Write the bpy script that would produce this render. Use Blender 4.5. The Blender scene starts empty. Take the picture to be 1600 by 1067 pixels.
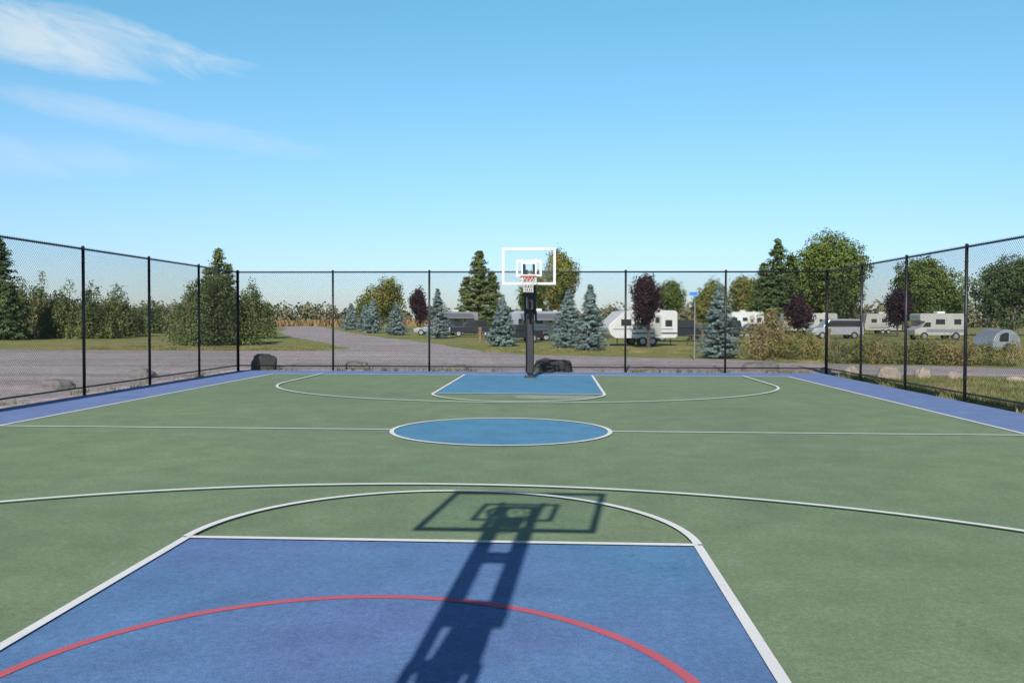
import bpy, bmesh, math, random
import numpy as np
from mathutils import Vector, Matrix, noise as mnoise

random.seed(7)
scene = bpy.context.scene
COL = scene.collection
GZ = -0.05           # natural ground level (court slab top is z=0)
CX = -0.93           # court centre line

# ------------------------------------------------------------------ materials
def new_mat(name):
    m = bpy.data.materials.new(name); m.use_nodes = True
    nt = m.node_tree
    for n in list(nt.nodes): nt.nodes.remove(n)
    out = nt.nodes.new('ShaderNodeOutputMaterial')
    b = nt.nodes.new('ShaderNodeBsdfPrincipled')
    nt.links.new(b.outputs[0], out.inputs[0])
    return m, nt, b, out

def rgb(c): return (c[0], c[1], c[2], 1.0)

def noise_node(nt, scale, detail=4, rough=0.6, vec=None):
    n = nt.nodes.new('ShaderNodeTexNoise')
    n.inputs['Scale'].default_value = scale
    n.inputs['Detail'].default_value = detail
    n.inputs['Roughness'].default_value = rough
    if vec is not None: nt.links.new(vec, n.inputs['Vector'])
    return n

def ramp(nt, fac, stops):
    r = nt.nodes.new('ShaderNodeValToRGB')
    e = r.color_ramp.elements
    while len(e) < len(stops): e.new(0.5)
    for i, (p, c) in enumerate(stops):
        e[i].position = p; e[i].color = rgb(c) if len(c) == 3 else c
    nt.links.new(fac, r.inputs[0])
    return r

def mixc(nt, fac, a, b, mode='MIX'):
    m = nt.nodes.new('ShaderNodeMix'); m.data_type = 'RGBA'; m.blend_type = mode
    if isinstance(fac, (int, float)): m.inputs[0].default_value = fac
    else: nt.links.new(fac, m.inputs[0])
    for sock, v in ((m.inputs[6], a), (m.inputs[7], b)):
        if isinstance(v, tuple): sock.default_value = rgb(v)
        else: nt.links.new(v, sock)
    return m.outputs[2]

def pos(nt):
    g = nt.nodes.new('ShaderNodeNewGeometry')
    return g.outputs['Position']

def bump(nt, b, h, strength, dist=0.01):
    bm = nt.nodes.new('ShaderNodeBump')
    bm.inputs['Strength'].default_value = strength
    bm.inputs['Distance'].default_value = dist
    nt.links.new(h, bm.inputs['Height'])
    nt.links.new(bm.outputs[0], b.inputs['Normal'])

def simple(name, c, rough=0.5, metal=0.0, var=0.12, scale=6, spec=0.5):
    m, nt, b, o = new_mat(name)
    p = pos(nt)
    n = noise_node(nt, scale, 5, 0.6, p)
    lo = tuple(x*(1-var) for x in c); hi = tuple(min(1, x*(1+var)) for x in c)
    r = ramp(nt, n.outputs[0], [(0.3, lo), (0.7, hi)])
    nt.links.new(r.outputs[0], b.inputs['Base Color'])
    b.inputs['Roughness'].default_value = rough
    b.inputs['Metallic'].default_value = metal
    b.inputs['Specular IOR Level'].default_value = spec
    return m

def paint_court(name, c1, c2, dirt=(0.2, 0.2, 0.17), dirt_amt=0.25, drift=None):
    """acrylic sports-surface paint: two tones, blotches, grit, scuffs"""
    m, nt, b, o = new_mat(name)
    p = pos(nt)
    big = noise_node(nt, 0.22, 3, 0.55, p)
    mid = noise_node(nt, 1.7, 5, 0.65, p)
    fine = noise_node(nt, 95, 3, 0.7, p)
    fine2 = noise_node(nt, 22, 4, 0.7, p)
    base = ramp(nt, big.outputs[0], [(0.38, c1), (0.62, c2)]).outputs[0]
    m1 = ramp(nt, mid.outputs[0], [(0.3, (0.85,)*3), (0.7, (1.11,)*3)]).outputs[0]
    base = mixc(nt, 1.0, base, m1, 'MULTIPLY')
    f1 = ramp(nt, fine.outputs[0], [(0.3, (0.70,)*3), (0.72, (1.28,)*3)]).outputs[0]
    base = mixc(nt, 1.0, base, f1, 'MULTIPLY')
    f2 = ramp(nt, fine2.outputs[0], [(0.3, (0.84,)*3), (0.7, (1.15,)*3)]).outputs[0]
    base = mixc(nt, 1.0, base, f2, 'MULTIPLY')
    mp = nt.nodes.new('ShaderNodeMapping'); mp.inputs['Scale'].default_value = (9, 1.6, 1)
    mp.inputs['Rotation'].default_value = (0, 0, 0.9)
    nt.links.new(p, mp.inputs[0])
    sc = noise_node(nt, 1.3, 6, 0.75, mp.outputs[0])
    scr = ramp(nt, sc.outputs[0], [(0.56, (0, 0, 0)), (0.70, (dirt_amt,)*3)]).outputs[0]
    base = mixc(nt, scr, base, dirt)
    sp = noise_node(nt, 7.5, 3, 0.8, p)
    spr = ramp(nt, sp.outputs[0], [(0.66, (1, 1, 1)), (0.75, (0.76,)*3)]).outputs[0]
    base = mixc(nt, 1.0, base, spr, 'MULTIPLY')
    mp2 = nt.nodes.new('ShaderNodeMapping'); mp2.inputs['Scale'].default_value = (0.35, 1.1, 1); mp2.inputs['Location'].default_value = (3.1, 1.7, 0)
    nt.links.new(p, mp2.inputs[0])
    st = noise_node(nt, 0.9, 5, 0.6, mp2.outputs[0])
    str_ = ramp(nt, st.outputs[0], [(0.60, (1, 1, 1)), (0.72, (0.90,)*3)]).outputs[0]
    base = mixc(nt, 1.0, base, str_, 'MULTIPLY')
    v = nt.nodes.new('ShaderNodeTexVoronoi'); v.feature = 'DISTANCE_TO_EDGE'
    wv = noise_node(nt, 2.5, 4, 0.6, p)
    wm = nt.nodes.new('ShaderNodeVectorMath'); wm.operation = 'ADD'
    nt.links.new(p, wm.inputs[0]); nt.links.new(wv.outputs[1], wm.inputs[1])
    nt.links.new(wm.outputs[0], v.inputs['Vector']); v.inputs['Scale'].default_value = 1.1
    cr = ramp(nt, v.outputs[0], [(0.0, (0.72,)*3), (0.012, (1,)*3)]).outputs[0]
    msk = ramp(nt, big.outputs[0], [(0.5, (0,)*3), (0.62, (1,)*3)]).outputs[0]
    crm = mixc(nt, msk, (1, 1, 1), cr)
    base = mixc(nt, 1.0, base, crm, 'MULTIPLY')
    nt.links.new(base, b.inputs['Base Color'])
    b.inputs['Roughness'].default_value = 0.8
    b.inputs['Specular IOR Level'].default_value = 0.25
    bump(nt, b, fine.outputs[0], 0.4, 0.004)
    return m

def line_paint(name, c, worn):
    m, nt, b, o = new_mat(name)
    p = pos(nt)
    n = noise_node(nt, 14, 6, 0.8, p); n2 = noise_node(nt, 90, 2, 0.7, p)
    n3 = noise_node(nt, 0.8, 3, 0.6, p)
    f = ramp(nt, n.outputs[0], [(0.58, (0,)*3), (0.72, (0.6,)*3)]).outputs[0]
    base = mixc(nt, f, c, worn)
    g = ramp(nt, n2.outputs[0], [(0.3, (0.86,)*3), (0.6, (1.0,)*3)]).outputs[0]
    base = mixc(nt, 1.0, base, g, 'MULTIPLY')
    g = ramp(nt, n3.outputs[0], [(0.3, (0.90,)*3), (0.6, (1.0,)*3)]).outputs[0]
    base = mixc(nt, 1.0, base, g, 'MULTIPLY')
    nt.links.new(base, b.inputs['Base Color'])
    b.inputs['Roughness'].default_value = 0.75
    b.inputs['Specular IOR Level'].default_value = 0.2
    return m

def foliage(name, dark, light, accent=None, transl=0.25, gain=1.0):
    dark = tuple(c*gain for c in dark); light = tuple(c*gain for c in light)
    if accent: accent = tuple(c*gain for c in accent)
    m, nt, b, out = new_mat(name)
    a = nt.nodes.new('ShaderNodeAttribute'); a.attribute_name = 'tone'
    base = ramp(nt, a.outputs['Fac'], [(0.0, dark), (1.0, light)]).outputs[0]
    p = pos(nt)
    n = noise_node(nt, 0.7, 3, 0.6, p)
    if accent:
        f = ramp(nt, n.outputs[0], [(0.48, (0,)*3), (0.62, (0.75,)*3)]).outputs[0]
        base = mixc(nt, f, base, accent)
    g = ramp(nt, n.outputs[0], [(0.3, (0.75,)*3), (0.7, (1.25,)*3)]).outputs[0]
    base = mixc(nt, 1.0, base, g, 'MULTIPLY')
    nt.links.new(base, b.inputs['Base Color'])
    b.inputs['Roughness'].default_value = 0.65
    b.inputs['Specular IOR Level'].default_value = 0.2
    t = nt.nodes.new('ShaderNodeBsdfTranslucent')
    nt.links.new(base, t.inputs[0])
    ms = nt.nodes.new('ShaderNodeMixShader'); ms.inputs[0].default_value = transl
    nt.links.new(b.outputs[0], ms.inputs[1]); nt.links.new(t.outputs[0], ms.inputs[2])
    nt.links.new(ms.outputs[0], out.inputs[0])
    return m

M_green = paint_court('court_green_paint', (0.192, 0.262, 0.150), (0.222, 0.295, 0.168), (0.27, 0.30, 0.22), 0.35)
M_blue = paint_court('court_blue_paint', (0.142, 0.212, 0.445), (0.112, 0.262, 0.455), (0.20, 0.28, 0.42), 0.4)
M_bluefar = paint_court('court_blue_paint_far', (0.100, 0.280, 0.445), (0.110, 0.300, 0.465), (0.18, 0.31, 0.42), 0.4)  # more cyan blue for the far key and centre circle
M_apron = paint_court('court_apron_paint', (0.185, 0.245, 0.47), (0.175, 0.262, 0.48), (0.24, 0.29, 0.44), 0.3)
M_patch = paint_court('court_patch_paint', (0.34, 0.38, 0.31), (0.30, 0.35, 0.28), (0.38, 0.38, 0.36), 0.6)
M_white = line_paint('white_line_paint', (0.88, 0.88, 0.86), (0.42, 0.45, 0.40))
M_red = line_paint('red_line_paint', (0.62, 0.14, 0.18), (0.30, 0.20, 0.34))
M_black = simple('black_powder_coat', (0.012, 0.012, 0.014), 0.45)
M_wire = simple('black_vinyl_wire', (0.012, 0.013, 0.014), 0.6)
M_pad = simple('black_vinyl_pad', (0.014, 0.014, 0.017), 0.5)
M_frame = simple('white_frame_paint', (0.8, 0.8, 0.8), 0.4, var=0.04)
M_steel = simple('galvanised_steel', (0.35, 0.36, 0.37), 0.45, 0.6)
M_orange = simple('orange_rim_paint', (0.66, 0.13, 0.05), 0.45)
M_net = simple('white_net_cord', (0.75, 0.7, 0.66), 0.8)
M_bark = simple('bark', (0.085, 0.065, 0.05), 0.9, var=0.4, scale=14)
M_tyre = simple('tyre_rubber', (0.02, 0.02, 0.02), 0.8)
M_dkglass = simple('dark_window', (0.02, 0.025, 0.03), 0.1, spec=0.8)
M_rvwhite = simple('trailer_white', (0.62, 0.62, 0.61), 0.4, var=0.08, scale=2)
M_rvbeige = simple('trailer_beige', (0.42, 0.41, 0.38), 0.45, var=0.08, scale=2)
M_rvgrey = simple('trailer_grey', (0.22, 0.23, 0.25), 0.4, var=0.1)
M_alu = simple('trailer_aluminium', (0.42, 0.45, 0.50), 0.3, 0.5, var=0.1)
M_stripe = simple('trailer_stripe', (0.10, 0.085, 0.08), 0.4)
M_stripeb = simple('trailer_stripe_blue', (0.06, 0.12, 0.28), 0.4)
M_awning = simple('awning_fabric', (0.16, 0.17, 0.19), 0.8)
M_cardark = simple('car_dark_paint', (0.02, 0.024, 0.03), 0.25)
M_carsil = simple('car_silver_paint', (0.42, 0.43, 0.45), 0.3, 0.3)
M_lampred = simple('lamp_red', (0.4, 0.02, 0.02), 0.3)
M_signblue = simple('sign_blue', (0.02, 0.24, 0.66), 0.4)
M_wood = simple('timber', (0.20, 0.13, 0.08), 0.8, var=0.3)

def glass_mat():
    m, nt, b, out = new_mat('backboard_glass')
    t = nt.nodes.new('ShaderNodeBsdfTransparent'); t.inputs[0].default_value = (0.95, 0.97, 0.97, 1)
    g = nt.nodes.new('ShaderNodeBsdfGlossy'); g.inputs['Roughness'].default_value = 0.05
    fr = nt.nodes.new('ShaderNodeFresnel'); fr.inputs[0].default_value = 1.45
    ms = nt.nodes.new('ShaderNodeMixShader')
    nt.links.new(fr.outputs[0], ms.inputs[0])
    nt.links.new(t.outputs[0], ms.inputs[1]); nt.links.new(g.outputs[0], ms.inputs[2])
    nt.links.new(ms.outputs[0], out.inputs[0])
    return m
M_glass = glass_mat()

def rock_mat(name, a, b_):
    m, nt, b, o = new_mat(name)
    p = pos(nt)
    n = noise_node(nt, 5, 8, 0.7, p); n2 = noise_node(nt, 40, 4, 0.7, p)
    base = ramp(nt, n.outputs[0], [(0.3, a), (0.7, b_)]).outputs[0]
    g = ramp(nt, n2.outputs[0], [(0.3, (0.7,)*3), (0.7, (1.2,)*3)]).outputs[0]
    base = mixc(nt, 1.0, base, g, 'MULTIPLY')
    nt.links.new(base, b.inputs['Base Color']); b.inputs['Roughness'].default_value = 0.9
    bump(nt, b, n.outputs[0], 0.8, 0.05)
    return m
M_rockdark = rock_mat('rock_dark', (0.030, 0.030, 0.032), (0.10, 0.098, 0.095))
M_rockgrey = rock_mat('rock_grey', (0.14, 0.13, 0.125), (0.30, 0.275, 0.26))
M_rocktan = rock_mat('rock_tan', (0.26, 0.20, 0.15), (0.52, 0.45, 0.38))

def gravel_mat():
    m, nt, b, o = new_mat('gravel')
    p = pos(nt)
    n = noise_node(nt, 0.12, 4, 0.6, p); n2 = noise_node(nt, 1.6, 6, 0.7, p)
    v = nt.nodes.new('ShaderNodeTexVoronoi'); v.inputs['Scale'].default_value = 24
    nt.links.new(p, v.inputs['Vector'])
    base = ramp(nt, n.outputs[0], [(0.35, (0.40, 0.345, 0.345)), (0.65, (0.49, 0.43, 0.425))]).outputs[0]
    g = ramp(nt, n2.outputs[0], [(0.3, (0.78,)*3), (0.7, (1.15,)*3)]).outputs[0]
    base = mixc(nt, 1.0, base, g, 'MULTIPLY')
    g = ramp(nt, v.outputs['Color'], [(0.1, (0.42,)*3), (0.9, (1.5,)*3)]).outputs[0]
    base = mixc(nt, 1.0, base, g, 'MULTIPLY')
    mp = nt.nodes.new('ShaderNodeMapping'); mp.inputs['Scale'].default_value = (0.04, 0.7, 1)
    nt.links.new(p, mp.inputs[0])
    n4 = noise_node(nt, 1.0, 4, 0.6, mp.outputs[0])
    g = ramp(nt, n4.outputs[0], [(0.35, (0.80,)*3), (0.65, (1.15,)*3)]).outputs[0]
    base = mixc(nt, 1.0, base, g, 'MULTIPLY')
    nt.links.new(base, b.inputs['Base Color']); b.inputs['Roughness'].default_value = 0.95
    b.inputs['Specular IOR Level'].default_value = 0.1
    bump(nt, b, v.outputs['Distance'], 0.6, 0.02)
    return m
M_gravel = gravel_mat()

def grass_mat():
    m, nt, b, o = new_mat('grass')
    p = pos(nt)
    n = noise_node(nt, 0.05, 5, 0.6, p); n2 = noise_node(nt, 0.9, 6, 0.75, p); n3 = noise_node(nt, 14, 4, 0.8, p)
    base = ramp(nt, n.outputs[0], [(0.35, (0.215, 0.265, 0.072)), (0.52, (0.30, 0.30, 0.11)), (0.70, (0.41, 0.34, 0.18))]).outputs[0]
    g = ramp(nt, n2.outputs[0], [(0.3, (0.65,)*3), (0.7, (1.25,)*3)]).outputs[0]
    base = mixc(nt, 1.0, base, g, 'MULTIPLY')
    g = ramp(nt, n3.outputs[0], [(0.3, (0.6,)*3), (0.7, (1.3,)*3)]).outputs[0]
    base = mixc(nt, 1.0, base, g, 'MULTIPLY')
    nt.links.new(base, b.inputs['Base Color']); b.inputs['Roughness'].default_value = 0.95
    b.inputs['Specular IOR Level'].default_value = 0.1
    bump(nt, b, n3.outputs[0], 0.6, 0.05)
    return m
M_grass = grass_mat()

# ------------------------------------------------------------------ mesh helpers
def link(o, parent=None):
    COL.objects.link(o)
    if parent is not None: o.parent = parent
    return o

def obj(name, verts, faces, mats, parent=None, smooth=False, matidx=None):
    me = bpy.data.meshes.new(name)
    me.from_pydata([tuple(v) for v in verts], [], faces)
    for m in (mats if isinstance(mats, (list, tuple)) else [mats]): me.materials.append(m)
    if matidx is not None: me.polygons.foreach_set('material_index', matidx)
    if smooth: me.polygons.foreach_set('use_smooth', [True]*len(me.polygons))
    me.update()
    return link(bpy.data.objects.new(name, me), parent)

def empty(name, loc=(0, 0, 0), rz=0):
    e = bpy.data.objects.new(name, None); e.empty_display_size = 0.3
    e.location = loc; e.rotation_euler = (0, 0, rz)
    return link(e)

def sheet(name, pts, z, mat):
    return obj(name, [(x, y, z) for x, y in pts], [list(range(len(pts)))], mat)

def rect(x0, y0, x1, y1): return [(x0, y0), (x1, y0), (x1, y1), (x0, y1)]

def strip(name, pts, w, z, mat, parent=None, closed=False):
    n = len(pts); V = []; F = []
    for i, (x, y) in enumerate(pts):
        if closed: a = pts[(i-1) % n]; b = pts[(i+1) % n]
        else: a = pts[max(i-1, 0)]; b = pts[min(i+1, n-1)]
        dx, dy = b[0]-a[0], b[1]-a[1]; l = math.hypot(dx, dy) or 1
        nx, ny = -dy/l*w/2, dx/l*w/2
        V += [(x-nx, y-ny, z), (x+nx, y+ny, z)]
    m = n if closed else n-1
    for i in range(m):
        j = (i+1) % n
        F.append([2*i, 2*j, 2*j+1, 2*i+1])
    return obj(name, V, F, mat, parent)

def arc(cx, cy, a, b, t0, t1, n=64):
    return [(cx+a*math.cos(t0+(t1-t0)*i/n), cy+b*math.sin(t0+(t1-t0)*i/n)) for i in range(n+1)]

class MB:
    """mesh builder for hard-surface parts"""
    def __init__(s): s.v = []; s.f = []; s.m = []
    def box(s, x0, y0, z0, x1, y1, z1, m=0):
        b = len(s.v)
        s.v += [(x0, y0, z0), (x1, y0, z0), (x1, y1, z0), (x0, y1, z0), (x0, y0, z1), (x1, y0, z1), (x1, y1, z1), (x0, y1, z1)]
        s.f += [[b+i for i in q] for q in ((0, 3, 2, 1), (4, 5, 6, 7), (0, 1, 5, 4), (1, 2, 6, 5), (2, 3, 7, 6), (3, 0, 4, 7))]
        s.m += [m]*6
    def tube(s, path, radii, n=8, m=0, caps=True, square=False):
        b = len(s.v); path = [Vector(p) for p in path]
        if not isinstance(radii, (list, tuple)): radii = [radii]*len(path)
        for i, p in enumerate(path):
            d = (path[min(i+1, len(path)-1)]-path[max(i-1, 0)]).normalized()
            up = Vector((0, 0, 1)) if abs(d.z) < 0.95 else Vector((0, 1, 0))
            a = d.cross(up).normalized(); c = d.cross(a).normalized()
            for k in range(n):
                t = 2*math.pi*(k+(0.5 if square else 0))/n
                s.v.append(tuple(p+a*math.cos(t)*radii[i]+c*math.sin(t)*radii[i]))
        for i in range(len(path)-1):
            for k in range(n):
                k2 = (k+1) % n
                s.f.append([b+i*n+k, b+i*n+k2, b+(i+1)*n+k2, b+(i+1)*n+k]); s.m.append(m)
        if caps:
            s.f.append([b+k for k in range(n)]); s.f.append([b+(len(path)-1)*n+k for k in range(n)][::-1]); s.m += [m, m]
    def beam(s, p, q, w, m=0): s.tube([p, q], w/2*math.sqrt(2), 4, m, square=True)
    def profile(s, pts, y0, y1, m=0):
        b = len(s.v); n = len(pts)
        s.v += [(x, y0, z) for x, z in pts]+[(x, y1, z) for x, z in pts]
        s.f.append([b+i for i in range(n)]); s.f.append([b+n+i for i in range(n)][::-1]); s.m += [m, m]
        for i in range(n):
            j = (i+1) % n
            s.f.append([b+i, b+n+i, b+n+j, b+j]); s.m.append(m)
    def wheel(s, x, y, r, w, m_t, m_h):
        s.tube([(x, y, r), (x, y+w, r)], r, 18, m_t)
        s.tube([(x, y-0.008, r), (x, y+w+0.008, r)], r*0.58, 14, m_h)
    def make(s, name, mats, parent=None, bevel=0, smooth=False):
        me = bpy.data.meshes.new(name)
        me.from_pydata(s.v, [], s.f)
        for m in mats: me.materials.append(m)
        me.polygons.foreach_set('material_index', s.m)
        bm = bmesh.new(); bm.from_mesh(me); bmesh.ops.recalc_face_normals(bm, faces=bm.faces); bm.to_mesh(me); bm.free()
        if smooth: me.polygons.foreach_set('use_smooth', [True]*len(me.polygons))
        me.update()
        o = link(bpy.data.objects.new(name, me), parent)
        if bevel:
            md = o.modifiers.new('bevel', 'BEVEL'); md.width = bevel; md.segments = 2; md.limit_method = 'ANGLE'
        return o

# ------------------------------------------------------------------ ground, gravel, court
S = 3500
sheet('ground', rect(-S, -S, S, S), GZ-0.008, M_grass)

gravel_main = [(-140, -60), (-11.0, -60), (-11.0, 31.2), (9.6, 31.2), (12.5, 30.6), (18, 29.0), (60, 24), (140, 18), (140, 26), (60, 29.5),
               (30, 33), (18.2, 35.2), (11.5, 38.6), (7.5, 42.0), (3.0, 44.5), (-1.5, 46.5), (-4.3, 51), (-6.0, 57), (-8.2, 64), (-12.0, 75), (-17.4, 89),
               (-24, 108), (-31.4, 131), (-44, 172), (-66, 240), (-80, 240), (-67, 212), (-54, 176), (-41.5, 131), (-32.5, 104),
               (-25.0, 85), (-19.5, 72), (-15.8, 62.5), (-13.0, 55.5), (-13.4, 52), (-17, 50.3), (-24, 50.0), (-34, 50.8), (-60, 52), (-140, 56)]
def subdiv_poly(pts, step=4.0, amp=0.18):
    out = []
    for i, a in enumerate(pts):
        b = pts[(i+1) % len(pts)]
        L = math.hypot(b[0]-a[0], b[1]-a[1]); n = max(1, int(L/step)); n = min(n, 16)
        for k in range(n):
            t = k/n
            x = a[0]+(b[0]-a[0])*t; y = a[1]+(b[1]-a[1])*t
            if a[1] > 32 or x > 12:
                x += random.uniform(-amp, amp)*1.2; y += random.uniform(-amp, amp)
            out.append((x, y))
    return out
sheet('gravel_road', subdiv_poly(gravel_main, 2.0, .22), GZ, M_gravel)

cb = MB(); cb.box(-11.02, -3.0, -0.2, 9.0, 30.35, 0.0)
cb.make('court_slab', [M_apron])
HW = 8.3; Y0 = 0.0; Y1 = 28.4
sheet('court_green', rect(CX-HW, Y0, CX+HW, Y1), 0.004, M_green)
KW = 2.05
sheet('court_key', rect(CX-KW, Y0, CX+KW, 6.96), 0.008, M_blue)
sheet('court_key', rect(CX-KW+0.05, 21.1, CX+KW+0.05, Y1), 0.008, M_bluefar)
sheet('court_centre_circle', arc(CX+0.06, 14.1, 1.72, 1.72, 0, 2*math.pi*95/96, 95), 0.008, M_bluefar)
pt = []
for i in range(40):
    t = 2*math.pi*i/40
    ex = 0.95*math.copysign(abs(math.cos(t))**0.35, math.cos(t)); ey = 0.46*math.copysign(abs(math.sin(t))**0.35, math.sin(t))
    pt.append((0.0+ex*(1+random.uniform(-.06, .06)), 20.45+ey*(1+random.uniform(-.1, .1))))
sheet('court_patch', pt, 0.006, M_patch)

lines = empty('court_markings')
W = 0.070
def L(pts, z, w=W, m=None, nm='line', closed=False): return strip(nm, pts, w, z, m or M_white, lines, closed)
L([(CX-HW, Y0-W/2), (CX-HW, Y1+W/2)], 0.012, nm='sideline')
L([(CX+HW, Y0-W/2), (CX+HW, Y1+W/2)], 0.012, nm='sideline')
L([(CX-HW, Y0), (CX+HW, Y0)], 0.016, nm='baseline')
L([(CX-HW, Y1), (CX+HW, Y1)], 0.016, nm='baseline')
L([(CX-HW, 14.1), (CX+0.06-1.74, 14.1)], 0.016, nm='halfway')
L([(CX+0.06+1.74, 14.1), (CX+HW, 14.1)], 0.016, nm='halfway')
L(arc(CX+0.06, 14.1, 1.74, 1.74, 0, 2*math.pi*95/96, 95), 0.020, nm='centre_circle', closed=True)
for (cx, y, s, zz) in ((CX, 6.96, 1, 0.0), (CX+0.05, 21.1, -1, 0.0)):
    yb = Y0 if s > 0 else Y1
    L([(cx-KW, yb), (cx-KW, y)], 0.020, w=0.068, nm='key_side')
    L([(cx+KW, yb), (cx+KW, y)], 0.020, w=0.068, nm='key_side')
    L([(cx-KW, y), (cx+KW, y)], 0.024, nm='free_throw_line')
    L(arc(cx, y, KW, KW*1.0, 0, s*math.pi, 60), 0.028, nm='free_throw_arc')
for (cx, cy, a, b_, s, yb) in ((CX-0.15, 3.75, 6.85, 5.6, 1, Y0), (CX+0.1, 24.4, 6.75, 5.65, -1, Y1)):
    pts = [(cx+a, yb)]+arc(cx, cy, a, b_, 0, s*math.pi, 90)+[(cx-a, yb)]
    L(pts, 0.012+0.020, w=0.068, nm='three_point_line')
L(arc(-1.02, 3.77, 1.79, 1.79, -0.3, math.pi+0.3, 70), 0.012, w=0.066, m=M_red, nm='red_arc')

# ------------------------------------------------------------------ fence
FH = 3.45
def chain_fence(name, p, q, posts):
    e = empty(name, (p[0], p[1], 0), math.atan2(q[1]-p[1], q[0]-p[0]))
    Lf = math.hypot(q[0]-p[0], q[1]-p[1])
    mb = MB()
    for i, d in enumerate(posts):
        corner = (i == 0 or i == len(posts)-1)
        r = 0.05 if corner else 0.036
        mb.tube([(d, 0, -0.25), (d, 0, FH+0.02)], r, 12)
        mb.tube([(d, 0, FH+0.02), (d, 0, FH+0.05), (d, 0, FH+0.07)], [r*1.15, r*1.0, r*0.3], 12)
        for z in (0.5, 1.2, 1.9, 2.6, 3.1):
            mb.tube([(d, 0, z), (d, 0, z+0.025)], r*1.16, 10)
    mb.tube([(0, 0, FH-0.01), (Lf, 0, FH-0.01)], 0.024, 8)
    mb.tube([(0, 0, 0.16), (Lf, 0, 0.16)], 0.020, 8)
    mb.make('frame', [M_black], e, smooth=True)
    sp = 0.078; r = 0.0025; zt = FH+0.045; zb = 0.03; hh = zt-zb
    V = []; F = []
    def wire(x0, z0, x1, z1, y):
        b = len(V)
        dx, dz = x1-x0, z1-z0; l = math.hypot(dx, dz)
        if l < 0.02: return
        nx, nz = -dz/l*r, dx/l*r
        for (x, z) in ((x0, z0), (x1, z1)):
            V.extend([(x+nx, y, z+nz), (x, y+r, z), (x-nx, y, z-nz), (x, y-r, z)])
        for k in range(4):
            k2 = (k+1) % 4
            F.append([b+k, b+k2, b+4+k2, b+4+k])
    n = int((Lf+hh)/sp)+2
    for i in range(n):
        c = -hh+i*sp
        for sgn in (1, -1):
            if sgn == 1: xa, za, xb, zb_ = c, zb, c+hh, zt
            else: xa, za, xb, zb_ = c+hh, zb, c, zt
            def clip(x, z, x2, z2):
                t0, t1 = 0.0, 1.0; dx = x2-x
                ta = (0-x)/dx; tb = (Lf-x)/dx
                lo, hi = min(ta, tb), max(ta, tb)
                return max(t0, lo), min(t1, hi)
            t0, t1 = clip(xa, za, xb, zb_)
            if t1 <= t0: continue
            wire(xa+(xb-xa)*t0, za+(zb_-za)*t0, xa+(xb-xa)*t1, za+(zb_-za)*t1, 0.036+sgn*0.003)
    obj('chain_link_mesh', V, F, M_wire, e)
    return e
FX0, FX1, FY = -11.2, 9.2, 30.6
chain_fence('chain_link_fence', (FX0, FY), (FX1, FY), [i*3.4 for i in range(7)])
chain_fence('chain_link_fence', (FX1, FY), (FX1, -3.4), [i*3.4 for i in range(11)])
chain_fence('chain_link_fence', (FX0, -3.4), (FX0, FY), [i*3.4 for i in range(11)])

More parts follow.
